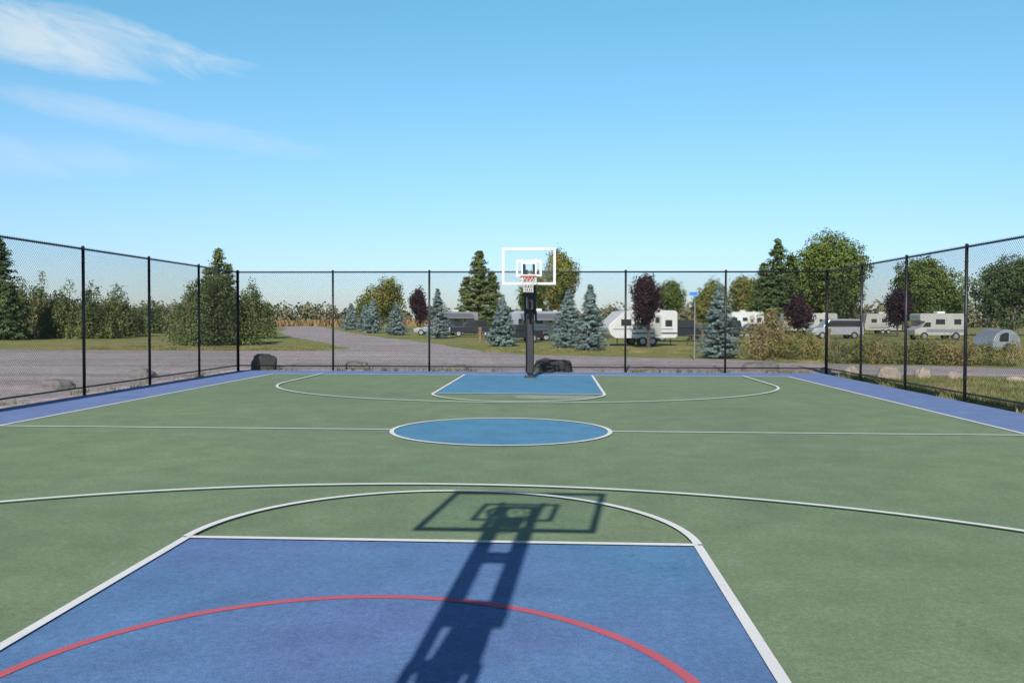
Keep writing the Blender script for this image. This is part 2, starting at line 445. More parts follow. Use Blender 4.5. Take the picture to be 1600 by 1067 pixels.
# ------------------------------------------------------------------ basketball hoops
def hoop(x, ypole, face, dz, name='basketball_hoop'):
    """local +Y = towards court; dz raises the adjustable board"""
    e = empty(name, (x, ypole, 0), 0 if face > 0 else math.pi)
    B = 1.68
    zb, zt = 2.80+dz, 3.86+dz; w = 0.775
    ptop = 2.60+dz
    mb = MB()
    mb.box(-0.085, -0.085, 0.03, 0.085, 0.085, ptop, 0)
    mb.box(-0.19, -0.19, 0.004, 0.19, 0.19, 0.035, 0)
    for sx in (-.15, .15):
        for sy in (-.15, .15): mb.tube([(sx, sy, 0.03), (sx, sy, 0.075)], 0.016, 6)
    mb.make('pole', [M_black], e, bevel=0.008)
    mb = MB(); mb.box(-0.11, -0.115, 0.12, 0.11, 0.125, 2.15); mb.make('pole_pad', [M_pad], e, bevel=0.03)
    mb = MB()
    mb.box(-0.19, -0.12, ptop-0.14, 0.19, 0.13, ptop+0.02)
    for sx in (-0.145, 0.145):
        mb.beam((sx, 0.0, ptop-0.04), (sx*1.0, B-0.08, zb+0.62), 0.085)
        mb.beam((sx, 0.0, ptop-0.62), (sx*1.0, B-0.08, zb+0.13), 0.075)
        mb.beam((sx*1.15, -0.28, ptop-0.85), (sx*1.15, 0.0, ptop-0.55), 0.06)
    mb.beam((-0.145, 0.62, ptop-0.04+(zb+0.62-ptop+0.04)*0.39), (0.145, 0.62, ptop-0.04+(zb+0.62-ptop+0.04)*0.39), 0.06)
    mb.beam((-0.145, 1.15, ptop-0.62+(zb+0.13-ptop+0.62)*0.72), (0.145, 1.15, ptop-0.62+(zb+0.13-ptop+0.62)*0.72), 0.06)
    mb.box(-0.11, -0.14, ptop-0.66, 0.11, 0.10, ptop-0.58)
    mb.tube([(0, 0.09, ptop-0.95), (0, 0.55, ptop-0.28)], 0.028, 8)
    mb.make('extension_arms', [M_black], e)
    mb = MB()
    for sx in (-0.2, 0.2): mb.box(sx-0.022, B-0.055, zb+0.03, sx+0.022, B-0.012, zt-0.3)
    mb.box(-0.2, B-0.054, zb+0.60, 0.2, B-0.014, zb+0.65)
    mb.make('mounting_frame', [M_frame], e)
    mb = MB(); mb.box(-w+0.04, B-0.006, zb+0.04, w-0.04, B+0.006, zt-0.04); mb.make('glass', [M_glass], e)
    mb = MB(); t = 0.065
    mb.box(-w, B-0.025, zb, w, B+0.02, zb+t); mb.box(-w, B-0.025, zt-t, w, B+0.02, zt)
    mb.box(-w, B-0.025, zb+t, -w+t, B+0.02, zt-t); mb.box(w-t, B-0.025, zb+t, w, B+0.02, zt-t)
    mb.make('board_frame', [M_frame], e, bevel=.006)
    mb = MB(); a = 0.37; z0 = zb+0.24; z1 = z0+0.47; t = 0.055
    mb.box(-a, B+0.0065, z0, a, B+0.009, z0+t); mb.box(-a, B+0.0065, z1-t, a, B+0.009, z1)
    mb.box(-a, B+0.0065, z0+t, -a+t, B+0.009, z1-t); mb.box(a-t, B+0.0065, z0+t, a, B+0.009, z1-t)
    mb.make('target_square', [M_frame], e)
    zr = zb+0.22; R = 0.23; yc = B+0.17+R
    mb = MB()
    ring = [(R*math.cos(2*math.pi*i/32), yc+R*math.sin(2*math.pi*i/32), zr) for i in range(33)]
    mb.tube(ring, 0.018, 8, caps=False)
    mb.box(-0.12, B+0.0095, zr-0.14, 0.12, B+0.03, zr+0.05)
    mb.box(-0.09, B+0.03, zr-0.012, 0.09, B+0.18, zr+0.008)
    for sx in (-0.1, 0.1): mb.beam((sx*0.9, B+0.03, zr-0.11), (sx*1.3, B+0.25, zr-0.012), 0.02)
    mb.make('rim', [M_orange], e)
    mb = MB(); N = 12; lev = [(-.02, R*.98), (-0.10, R*0.86), (-0.18, R*0.72), (-0.28, R*0.62), (-0.38, R*0.58), (-0.44, R*0.62)]
    def npnt(l, k):
        z, r = lev[l]; t = 2*math.pi*(k+0.5*(l % 2))/N
        return (r*math.cos(t), yc+r*math.sin(t), zr-0.01+z)
    for l in range(len(lev)-1):
        for k in range(N):
            mb.tube([npnt(l, k), npnt(l+1, k)], 0.0065, 4, caps=False)
            mb.tube([npnt(l, k), npnt(l+1, (k-1) if l % 2 == 0 else (k+1))], 0.0065, 4, caps=False)
    mb.make('net', [M_net], e)
    return e
hoop(CX+0.15, 27.25, -1, 0.0)
hoop(-0.99, 0.5, 1, 0.47)

# ------------------------------------------------------------------ vegetation
def unit(a): return a/np.maximum(np.linalg.norm(a, axis=1, keepdims=True), 1e-6)

def leaf_quads(C, Nn, size, aspect, rng):
    n = len(C)
    Nn = unit(Nn); r = unit(rng.normal(size=(n, 3)))
    T = unit(np.cross(Nn, r)); B = np.cross(Nn, T)
    s = size[:, None] if np.ndim(size) else size
    V = np.empty((n, 4, 3))
    V[:, 0] = C-T*s; V[:, 1] = C-B*s*aspect; V[:, 2] = C+T*s; V[:, 3] = C+B*s*aspect
    return V.reshape(-1, 3)

def plant(name, loc, V, tone, wood, mats, rot=0.0):
    n = len(V)//4
    F = np.arange(n*4).reshape(-1, 4).tolist()
    verts = V.tolist(); mi = [0]*n; tones = tone.tolist()
    if wood:
        b = len(verts); verts += wood.v
        F += [[b+i for i in f] for f in wood.f]; mi += [1]*len(wood.f); tones += [0.5]*len(wood.f)
    me = bpy.data.meshes.new(name)
    me.from_pydata(verts, [], F)
    for m in mats: me.materials.append(m)
    me.polygons.foreach_set('material_index', mi)
    at = me.attributes.new('tone', 'FLOAT', 'FACE'); at.data.foreach_set('value', tones)
    me.update()
    o = bpy.data.objects.new(name, me); o.location = loc; o.rotation_euler = (0, 0, rot)
    return link(o)

def deciduous(name, x, y, H, R, cb, n, ls, mat, seed, lobes=13, flat=1.0):
    rng = np.random.default_rng(seed)
    cs = ls*1.0
    n = int(n*2.0); ls = ls*.66
    hz = (H-cb)/2; cz = cb+hz
    ld = unit(rng.normal(size=(lobes, 3)))
    lc = ld*np.array([R*.62, R*.62*flat, hz*.62])*rng.uniform(.55, 1.12, (lobes, 1))
    lr = rng.uniform(.26, .50, lobes)
    lc = np.vstack([lc, [[0, 0, 0]], [[0, 0, hz*.5]]]); lr = np.append(lr, [.5, .42])
    w = lr**2; w /= w.sum()
    nc = n//12
    k = rng.choice(len(lr), nc, p=w)
    d = unit(rng.normal(size=(nc, 3)))
    rad = rng.uniform(.5, 1.18, nc)**0.6
    C = lc[k]+d*(lr[k]*rad)[:, None]*np.array([R, R, hz*1.05])
    ct = np.clip(rng.normal(.48, .22, nc)+0.22*d[:, 2], 0, 1)  # lobe tops lighter, undersides darker: shading painted into leaf tone
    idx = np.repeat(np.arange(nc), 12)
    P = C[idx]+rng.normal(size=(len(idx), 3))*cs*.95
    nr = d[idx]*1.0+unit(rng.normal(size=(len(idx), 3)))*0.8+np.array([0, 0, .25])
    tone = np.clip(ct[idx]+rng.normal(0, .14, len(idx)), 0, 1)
    P[:, 2] += cz
    P[:, 2] = np.maximum(P[:, 2], 0.12)
    V = leaf_quads(P, nr, ls*rng.uniform(.55, 1.2, len(P)), .6, rng)
    wd = MB(); tr = max(0.05, H*0.022)
    wd.tube([(0, 0, -0.2), (tr*.3, 0, cb*.5), (0, tr*.4, cb+hz*.3), (0, 0, cz+hz*.3)], [tr*1.4, tr, tr*.75, tr*.3], 8, caps=False)
    for i in range(min(len(lr), 9)):
        c = lc[i]; z0 = cb*0.8+hz*0.25*(i % 3)
        wd.tube([(0, 0, z0), (c[0]*.5, c[1]*.5, (z0+cz+c[2])/2+.1*hz), (c[0], c[1], cz+c[2])], [tr*.5, tr*.32, tr*.1], 5, caps=False)
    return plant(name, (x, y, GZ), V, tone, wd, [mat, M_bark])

def conifer_pts(rng, H, R, nb, per, ls, p=.85, skirt=.05, rag=.3, off=(0, 0)):
    u = rng.uniform(0, 1, nb)**1.25
    z = H*(skirt+(0.985-skirt)*u)
    prof = (1-u)**p
    if skirt > .01: prof = prof*np.clip(.55+u*5, 0, 1)
    r = R*prof*(1-rag+rag*1.6*rng.uniform(0, 1, nb))+ls*.4
    az = rng.uniform(0, 2*np.pi, nb)
    idx = np.repeat(np.arange(nb), per)
    s = rng.uniform(.12, 1.0, len(idx))**.7
    rr = r[idx]*s
    P = np.stack([np.cos(az[idx])*rr, np.sin(az[idx])*rr, z[idx]-0.16*r[idx]*s*1.4+.16*r[idx]*s*s*1.3], 1)
    P += rng.normal(size=P.shape)*ls*.75*np.array([1, 1, .6])
    P[:, 2] = np.clip(P[:, 2], .04, None)
    N = np.stack([np.cos(az[idx])*.7, np.sin(az[idx])*.7, np.ones(len(idx))*.7], 1)+unit(rng.normal(size=P.shape))*.75
    tb = rng.normal(.45, .2, nb)
    tone = np.clip(tb[idx]+.35*(s-.6)+rng.normal(0, .13, len(idx)), 0, 1)  # needles near the trunk darker: inner shade painted into tone
    P[:, 0] += off[0]; P[:, 1] += off[1]
    return P, N, tone

def conifer(name, x, y, cols, mat, seed, ls, p=.85, skirt=.04, rag=.3):
    rng = np.random.default_rng(seed)
    ls = ls*.74
    Ps, Ns, Ts = [], [], []; wd = MB()
    for (dx, dy, H, R, nb, per) in cols:
        P, N, t = conifer_pts(rng, H, R, nb, int(per*1.7), ls, p, skirt, rag, (dx, dy))
        Ps.append(P); Ns.append(N); Ts.append(t)
        tr = H*.014+.02
        wd.tube([(dx, dy, -.2), (dx, dy, H*.5), (dx, dy, H*1.0)], [tr*1.3, tr*.8, .01], 7, caps=False)
        for k in range(14):
            u = rng.uniform(.05, .8); a = rng.uniform(0, 6.28); z = H*u; r = R*(1-u)*.8
            wd.tube([(dx, dy, z), (dx+math.cos(a)*r, dy+math.sin(a)*r, z-.1*r)], [tr*.3, tr*.1], 4, caps=False)
    P = np.vstack(Ps); N = np.vstack(Ns); t = np.concatenate(Ts)
    V = leaf_quads(P, N, ls*rng.uniform(.6, 1.2, len(P)), .42, rng)
    return plant(name, (x, y, GZ), V, t, wd, [mat, M_bark])

def juniper(name, x, y, H, R, mat, seed, ls, n=6000, spires=9):
    """wild cedar: wide bushy body of upswept plumes with several uneven tips"""
    rng = np.random.default_rng(seed); Ps = []; Ns = []; Ts = []; wd = MB()
    n = int(n*1.8); ls *= .74
    pl = []
    for i in range(spires*4):
        a = rng.uniform(0, 6.28); q = rng.uniform(0, 1)**.6
        r0 = R*q*.85; h = H*(1-.58*q**1.5)*rng.uniform(.66, 1.0)
        pl.append((math.cos(a)*r0, math.sin(a)*r0, h, R*rng.uniform(.24, .46)))
    pl.append((0, 0, H, R*.38))
    per = n//len(pl)
    for (px_, py_, h, r) in pl:
        u = rng.uniform(0, 1, per)**1.0
        z = h*(.02+.97*u); rr = r*(1-u)**.45*rng.uniform(.4, 1.15, per)
        a = rng.uniform(0, 6.28, per)
        lean = .25*u
        P = np.stack([px_*(1+lean*.3)+np.cos(a)*rr, py_*(1+lean*.3)+np.sin(a)*rr, z], 1)
        P += rng.normal(size=P.shape)*ls*1.2; P[:, 2] = np.abs(P[:, 2])+.03
        N = np.stack([np.cos(a)*.8, np.sin(a)*.8, np.full(per, .5)], 1)+unit(rng.normal(size=P.shape))*.9
        tb = rng.normal(.48, .17)
        Ps.append(P); Ns.append(N); Ts.append(np.clip(tb+.25*(rr/r-.6)+rng.normal(0, .17, per), 0, 1))  # plume cores darker, inner shade put into the needle colour
        wd.tube([(0, 0, -.1), (px_*.6, py_*.6, h*.35), (px_, py_, h*.9)], [.07, .045, .01], 5, caps=False)
    P = np.vstack(Ps); V = leaf_quads(P, np.vstack(Ns), ls*rng.uniform(.6, 1.25, len(P)), .45, rng)
    return plant(name, (x, y, GZ), V, np.concatenate(Ts), wd, [mat, M_bark])

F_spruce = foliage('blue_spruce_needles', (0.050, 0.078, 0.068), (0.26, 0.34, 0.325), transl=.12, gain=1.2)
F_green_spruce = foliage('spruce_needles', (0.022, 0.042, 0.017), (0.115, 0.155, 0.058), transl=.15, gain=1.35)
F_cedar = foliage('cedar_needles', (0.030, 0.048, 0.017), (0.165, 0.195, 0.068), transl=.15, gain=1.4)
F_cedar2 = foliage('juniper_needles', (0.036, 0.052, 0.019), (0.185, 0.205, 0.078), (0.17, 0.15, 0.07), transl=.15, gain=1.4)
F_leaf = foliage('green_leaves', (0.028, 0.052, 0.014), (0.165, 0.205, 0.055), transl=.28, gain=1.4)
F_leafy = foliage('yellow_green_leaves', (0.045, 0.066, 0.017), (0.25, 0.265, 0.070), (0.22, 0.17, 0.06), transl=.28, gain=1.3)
F_maroon = foliage('maroon_leaves', (0.016, 0.010, 0.013), (0.075, 0.036, 0.045), transl=.2)
F_hedge = foliage('hedge_leaves', (0.06, 0.072, 0.02), (0.31, 0.30, 0.09), (0.30, 0.21, 0.09), transl=.28, gain=1.2)
F_willow = foliage('willow_leaves', (0.11, 0.10, 0.04), (0.44, 0.34, 0.17), (0.27, 0.27, 0.09), transl=.28, gain=1.2)
F_far = foliage('distant_leaves', (0.085, 0.100, 0.060), (0.24, 0.235, 0.13), (0.25, 0.195, 0.125), transl=.2, gain=1.1)
F_dry = foliage('dry_grass_blades', (0.20, 0.14, 0.06), (0.50, 0.36, 0.18), (0.34, 0.20, 0.10), transl=.3)
F_grass = foliage('grass_blades', (0.11, 0.14, 0.035), (0.36, 0.34, 0.14), (0.44, 0.33, 0.18), transl=.3)

# left cedars
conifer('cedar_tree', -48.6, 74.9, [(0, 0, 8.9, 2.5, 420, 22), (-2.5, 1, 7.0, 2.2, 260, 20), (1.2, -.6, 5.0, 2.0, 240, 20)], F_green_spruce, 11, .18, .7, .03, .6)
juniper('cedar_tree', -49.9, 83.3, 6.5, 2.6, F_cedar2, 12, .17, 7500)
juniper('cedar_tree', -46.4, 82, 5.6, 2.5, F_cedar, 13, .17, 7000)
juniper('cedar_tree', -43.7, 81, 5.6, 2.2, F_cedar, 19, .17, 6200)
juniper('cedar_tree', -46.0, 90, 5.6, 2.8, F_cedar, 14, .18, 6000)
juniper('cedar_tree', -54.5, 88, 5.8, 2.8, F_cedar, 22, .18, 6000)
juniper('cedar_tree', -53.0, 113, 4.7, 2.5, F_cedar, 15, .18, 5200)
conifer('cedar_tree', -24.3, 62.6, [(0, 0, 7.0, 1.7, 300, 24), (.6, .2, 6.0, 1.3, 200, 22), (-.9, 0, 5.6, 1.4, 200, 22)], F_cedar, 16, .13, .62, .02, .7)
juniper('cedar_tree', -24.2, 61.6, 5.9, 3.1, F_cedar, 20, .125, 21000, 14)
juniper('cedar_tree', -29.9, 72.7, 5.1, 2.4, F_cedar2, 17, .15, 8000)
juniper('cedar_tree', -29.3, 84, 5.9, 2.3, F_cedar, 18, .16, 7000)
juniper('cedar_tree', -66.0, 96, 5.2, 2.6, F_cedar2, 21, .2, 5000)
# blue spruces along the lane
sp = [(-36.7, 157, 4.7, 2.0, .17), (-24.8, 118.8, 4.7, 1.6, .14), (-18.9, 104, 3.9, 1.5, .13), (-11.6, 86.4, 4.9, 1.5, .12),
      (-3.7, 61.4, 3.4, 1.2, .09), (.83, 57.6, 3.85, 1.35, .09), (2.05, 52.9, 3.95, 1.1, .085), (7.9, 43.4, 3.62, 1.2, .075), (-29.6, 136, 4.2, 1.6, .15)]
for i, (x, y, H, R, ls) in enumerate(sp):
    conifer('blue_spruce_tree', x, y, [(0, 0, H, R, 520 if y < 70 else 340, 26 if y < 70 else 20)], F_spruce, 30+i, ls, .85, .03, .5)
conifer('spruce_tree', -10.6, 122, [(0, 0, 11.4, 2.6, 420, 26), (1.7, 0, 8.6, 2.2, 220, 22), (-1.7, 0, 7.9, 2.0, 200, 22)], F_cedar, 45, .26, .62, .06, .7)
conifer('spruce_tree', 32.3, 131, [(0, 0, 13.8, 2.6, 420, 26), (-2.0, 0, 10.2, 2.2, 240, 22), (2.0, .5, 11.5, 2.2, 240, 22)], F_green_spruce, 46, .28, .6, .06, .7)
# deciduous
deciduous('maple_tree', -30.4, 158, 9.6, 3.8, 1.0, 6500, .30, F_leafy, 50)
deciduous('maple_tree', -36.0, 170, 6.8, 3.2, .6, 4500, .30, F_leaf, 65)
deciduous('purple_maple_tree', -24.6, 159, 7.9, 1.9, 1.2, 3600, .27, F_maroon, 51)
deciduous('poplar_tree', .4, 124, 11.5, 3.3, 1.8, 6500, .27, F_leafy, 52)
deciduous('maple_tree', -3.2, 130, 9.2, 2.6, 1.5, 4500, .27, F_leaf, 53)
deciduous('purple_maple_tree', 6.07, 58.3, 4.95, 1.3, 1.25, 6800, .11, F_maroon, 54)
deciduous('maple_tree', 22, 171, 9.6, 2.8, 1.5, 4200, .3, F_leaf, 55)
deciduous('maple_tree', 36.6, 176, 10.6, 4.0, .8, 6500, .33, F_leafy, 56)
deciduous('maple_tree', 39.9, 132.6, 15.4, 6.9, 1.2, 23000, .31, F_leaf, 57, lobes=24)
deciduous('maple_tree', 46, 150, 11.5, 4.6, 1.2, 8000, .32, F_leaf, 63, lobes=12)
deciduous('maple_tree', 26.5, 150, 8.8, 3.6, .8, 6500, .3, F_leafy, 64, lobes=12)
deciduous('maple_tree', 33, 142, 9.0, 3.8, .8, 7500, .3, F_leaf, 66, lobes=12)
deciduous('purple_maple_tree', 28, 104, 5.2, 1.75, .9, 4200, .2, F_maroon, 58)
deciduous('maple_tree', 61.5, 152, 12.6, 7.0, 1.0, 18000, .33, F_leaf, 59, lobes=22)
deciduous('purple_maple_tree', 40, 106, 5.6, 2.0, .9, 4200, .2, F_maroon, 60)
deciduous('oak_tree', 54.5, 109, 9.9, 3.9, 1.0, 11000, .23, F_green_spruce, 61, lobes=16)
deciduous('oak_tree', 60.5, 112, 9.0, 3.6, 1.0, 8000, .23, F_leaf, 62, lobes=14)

def bush_mass(name, x, y, pts, mat, seed, ls, per_m3=260):
    rng = np.random.default_rng(seed); Ps = []; Ns = []; Ts = []; wd = MB()
    for (dx, dy, rx, ry, h) in pts:
        nc = max(12, int(rx*ry*h*per_m3)); d = unit(rng.normal(size=(nc, 3))); d[:, 2] = np.abs(d[:, 2])
        C = d*np.array([rx, ry, h])*(rng.uniform(.45, 1.15, nc)**.5)[:, None]
        ct = np.clip(rng.normal(.42, .22, nc)+.25*d[:, 2], 0, 1)  # bush tops lighter: light from above put into leaf colour
        idx = np.repeat(np.arange(nc), 10)
        P = C[idx]+rng.normal(size=(len(idx), 3))*ls*1.5+np.array([dx, dy, 0]); P[:, 2] = np.abs(P[:, 2])+.02
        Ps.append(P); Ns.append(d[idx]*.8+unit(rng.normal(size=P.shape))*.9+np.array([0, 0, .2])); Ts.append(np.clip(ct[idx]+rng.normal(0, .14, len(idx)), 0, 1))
        for k in range(5):
            a = rng.uniform(0, 6.28)
            wd.tube([(dx, dy, 0), (dx+math.cos(a)*rx*.6, dy+math.sin(a)*ry*.6, h*.8)], [.02, .006], 4, caps=False)
    P = np.vstack(Ps); V = leaf_quads(P, np.vstack(Ns), ls*rng.uniform(.55, 1.15, len(P)), .5, rng)
    return plant(name, (x, y, GZ), V, np.concatenate(Ts), wd, [mat, M_bark])
r_ = random.Random(3)
h = []
for i in range(20):
    t = i/19
    h.append((6.3*t+r_.uniform(-.15, .15), -2.1*t+r_.uniform(-.3, .3), r_.uniform(.3, .6), r_.uniform(.35, .5), r_.uniform(.65, 1.3)))
bush_mass('hedge', 12.4, 39.3, h, F_hedge, 70, .048, 360)
bush_mass('willow_bush', 10.0, 42.2, [(0, 0, .8, .7, 2.3), (-.7, .1, .6, .5, 1.8), (.75, .1, .6, .5, 1.9), (.2, -.4, .7, .5, 1.3)], F_willow, 71, .055, 320)
bush_mass('shrub', 11.2, 40.6, [(0, 0, .7, .6, 1.35), (.6, .1, .5, .5, 1.2), (-.7, 0, .5, .5, 1.1), (-1.3, .1, .4, .4, .8)], F_hedge, 72, .052, 350)

def treeline(name, segs, mat, seed, ls):
    rng = np.random.default_rng(seed); Ps = []; Ns = []; Ts = []
    for (xa, ya, xb, yb, n, hlo, hhi) in segs:
        for i in range(n):
            t = (i+rng.uniform(0, 1))/n; cx = xa+(xb-xa)*t; cy = ya+(yb-ya)*t+rng.uniform(-12, 12)
            H = rng.uniform(hlo, hhi)*(.7+.5*math.sin(t*23+1)**2); R = H*rng.uniform(.4, .7)
            m = 300
            d = unit(rng.normal(size=(m, 3))); d[:, 2] = np.abs(d[:, 2])
            k = rng.uniform(.45, 1.0, m)[:, None]
            P = d*k*np.array([R, R, H])+np.array([cx, cy, 0])
            ct = rng.normal(.45, .18)
            Ps.append(P); Ns.append(d+unit(rng.normal(size=P.shape))*.8); Ts.append(np.clip(ct+.2*d[:, 2]+rng.normal(0, .14, m), 0, 1))  # crown tops lighter, overhead light painted into the tone
    P = np.vstack(Ps)
    V = leaf_quads(P, np.vstack(Ns), ls*rng.uniform(.6, 1.3, len(P)), .7, rng)
    return plant(name, (0, 0, GZ), V, np.concatenate(Ts), None, [mat])
treeline('distant_treeline', [(-330, 235, -75, 262, 150, 4.2, 7.2), (-80, 290, 60, 300, 100, 4.5, 7.5), (40, 260, 330, 240, 120, 4.5, 7.5),
                              (-120, 150, -62, 165, 34, 2.4, 4.2), (20, 205, 75, 200, 26, 4, 6)], F_far, 80, .55)

def blades(name, regions, mat, seed):
    rng = np.random.default_rng(seed); Vs = []; Ts = []
    for (x0, y0, x1, y1, n, hlo, hhi, w) in regions:
        cx = rng.uniform(x0, x1, n); cy = rng.uniform(y0, y1, n)
        cx += np.sin(cy*1.7)*.3; hh = rng.uniform(hlo, hhi, n); a = rng.uniform(0, np.pi, n)
        dx = np.cos(a)*w; dy = np.sin(a)*w; lx = rng.normal(0, .25, n)*hh; ly = rng.normal(0, .25, n)*hh
        z = np.full(n, 0.0)
        V = np.empty((n, 4, 3))
        V[:, 0] = np.stack([cx-dx, cy-dy, z], 1); V[:, 1] = np.stack([cx+dx, cy+dy, z], 1)
        V[:, 2] = np.stack([cx+dx*.3+lx, cy+dy*.3+ly, hh], 1); V[:, 3] = np.stack([cx-dx*.3+lx, cy-dy*.3+ly, hh], 1)
        Vs.append(V.reshape(-1, 3)); Ts.append(rng.uniform(0, 1, n))
    return plant(name, (0, 0, GZ-.01), np.vstack(Vs), np.concatenate(Ts), None, [mat])
blades('dry_meadow', [(-240, 140, -70, 235, 26000, .6, 1.9, .4), (-75, 245, -10, 275, 5000, .8, 2.0, .45), (-125, 95, -72, 140, 6000, .3, 1.1, .25)], F_dry, 90)
blades('verge_grass', [(9.35, 14, 16, 29.4, 26000, .03, .12, .008), (9.6, 38.9, 20, 41, 7000, .03, .13, .012), (-30, 51.5, -14, 58, 14000, .03, .12, .02),
                       (-4, 50, 9, 58, 9000, .03, .12, .02)], F_grass, 91)
rr_ = []
for i in range(60):
    xx = random.uniform(-10.8, 9.0); rr_.append((xx, 30.75, xx+random.uniform(.1, .5), 31.05, 26, .04, .2, .008))
for i in range(50):
    yy = random.uniform(15, 30); rr_.append((9.28, yy, 9.55, yy+random.uniform(.1, .5), 26, .05, .2, .008))
for i in range(30):
    yy = random.uniform(15, 30); rr_.append((-11.6, yy, -11.3, yy+random.uniform(.1, .4), 24, .04, .14, .008))
blades('fence_weeds', rr_, F_grass, 93)

# ------------------------------------------------------------------ boulders
def boulder(x, y, w, hgt, mat, seed, d=None, sq=.72):
    bm = bmesh.new(); bmesh.ops.create_icosphere(bm, subdivisions=4, radius=1)
    rs = Vector((seed*3.1, seed*1.7, seed*.9))
    for v in bm.verts:
        p = v.co.copy()
        q = Vector([math.copysign(abs(c)**sq, c) for c in p])
        k = 1+.26*mnoise.noise(p*1.3+rs)+.10*mnoise.noise(p*3.3+rs)+.04*mnoise.noise(p*9+rs)
        v.co = Vector((q.x*w/2*k, q.y*(d or w*.75)/2*k, max(-.15, q.z*k)*hgt*.9))
    me = bpy.data.meshes.new('boulder'); bm.to_mesh(me); bm.free(); me.materials.append(mat)
    me.polygons.foreach_set('use_smooth', [True]*len(me.polygons))
    o = bpy.data.objects.new('boulder', me); o.location = (x, y, GZ); o.rotation_euler = (0, 0, math.sin(seed*1.3)*.5)
    return link(o)
for i, (x, y, w, hh, m) in enumerate([(-10.6, 31.6, .84, .62, M_rockdark), (-7.3, 32.2, .8, .32, M_rockgrey), (-3.6, 31.7, .9, .26, M_rockgrey),
        (-.05, 31.4, 1.25, .48, M_rockdark), (3.2, 31.5, 1.0, .22, M_rockgrey), (7.4, 32.4, 1.2, .42, M_rockgrey),
        (9.6, 32.0, .35, .2, M_rocktan), (10.3, 31.4, .45, .26, M_rocktan), (10.55, 28.6, .66, .46, M_rocktan), (11.8, 29.1, .5, .36, M_rocktan),
        (12.6, 28.6, .45, .26, M_rocktan), (13.9, 27.6, .5, .2, M_rocktan), (-13.0, 22.4, .9, .28, M_rockgrey), (-12.9, 26.9, .8, .32, M_rockgrey), (-12.8, 18.5, .7, .25, M_rockgrey)]):
    boulder(x, y, w, hh, m, i+1, sq=.45 if m is M_rockdark else .72)

# ------------------------------------------------------------------ vehicles
def travel_trailer(x, y, L_, H, rz=0, body=None, stripe=None, nose=0.5, awning=None, name='travel_trailer', rnd=0.15):
    e = empty(name, (x, y, GZ), rz); body = body or M_rvwhite; stripe = stripe or M_stripe
    W_ = 2.3; z0 = .55; l = L_/2
    pts = [(-l+nose*.35, z0), (l-.15, z0), (l, z0+.15), (l, H-rnd), (l-rnd, H-.02), (l-rnd*2.5, H), (-l+nose+.3, H), (-l+nose*.75, H-.08), (-l+.12, z0+1.0), (-l, z0+.75), (-l+nose*.12, z0+.25)]
    mb = MB(); mb.profile(pts, -W_/2, W_/2); mb.make('body', [body], e, bevel=.05)
    mb = MB()
    mb.box(-l+nose+.2, -W_/2-.006, z0+.30, l-.05, -W_/2+.01, z0+.42); mb.box(-l+.35, -W_/2-.006, z0+.62, l-.35, -W_/2+.01, z0+.67)
    mb.make('stripe', [stripe], e)
    mb = MB(); k = L_/5.5
    for (a, b, zl, zh) in ((-1.75*k, -.95*k, 1.55, 2.05), (-.2*k, .45*k, 1.6, 2.05), (1.75*k, 2.3*k, 1.5, 2.0)):
        mb.box(a, -W_/2-.02, zl*H/2.75, b, -W_/2+.01, zh*H/2.75)
    mb.make('windows', [M_dkglass], e)
    mb = MB(); mb.box(.8*k, -W_/2-.022, .72, 1.42*k, -W_/2+.01, 2.35*H/2.75); mb.box(.95*k, -W_/2-.03, 1.65, 1.27*k, -W_/2, 2.05, 1)
    mb.make('door', [M_rvbeige, M_dkglass], e)
    mb = MB(); mb.box(-.3, -.35, H, .45, .35, H+.24); mb.box(1.5*k, -.2, H, 1.5*k+.35, .2, H+.1); mb.make('roof_unit', [M_rvwhite], e, bevel=.05)
    mb = MB()
    for wx in (-.05, .72):
        for wy in (-W_/2+.0, W_/2-.22): mb.wheel(wx, wy, .34, .22, 0, 1)
    mb.make('wheels', [M_tyre, M_steel], e)
    mb = MB(); mb.beam((-l+.3, -.5, z0-.05), (-l-.95, 0, z0-.08), .09); mb.beam((-l+.3, .5, z0-.05), (-l-.95, 0, z0-.08), .09)
    mb.tube([(-l-.9, 0, 0), (-l-.9, 0, z0+.15)], .035, 8); mb.tube([(-l-.32, -.17, z0), (-l-.32, -.17, z0+.5)], .14, 12, 1); mb.tube([(-l-.32, .17, z0), (-l-.32, .17, z0+.5)], .14, 12, 1)
    for sx in (-l+.8, l-.4): mb.beam((sx, -.8, 0), (sx, -.8, z0), .06)
    mb.make('tow_frame', [M_black, M_rvwhite], e)
    if awning:
        mb = MB(); a0, a1 = -1.6*k, 1.9*k
        mb.v += [(a0, -W_/2-.03, H-.2), (a1, -W_/2-.03, H-.2), (a1, -W_/2-2.1, H-.65), (a0, -W_/2-2.1, H-.65), (a0, -W_/2-2.1, H-.8), (a1, -W_/2-2.1, H-.8)]
        mb.f += [[0, 1, 2, 3], [3, 2, 5, 4]]; mb.m += [0, 0]
        for ax in (a0+.03, a1-.03): mb.beam((ax, -W_/2-.05, .8), (ax, -W_/2-2.08, H-.72), .04, 1)
        me = mb.make('awning', [awning, M_frame], e)
    return e

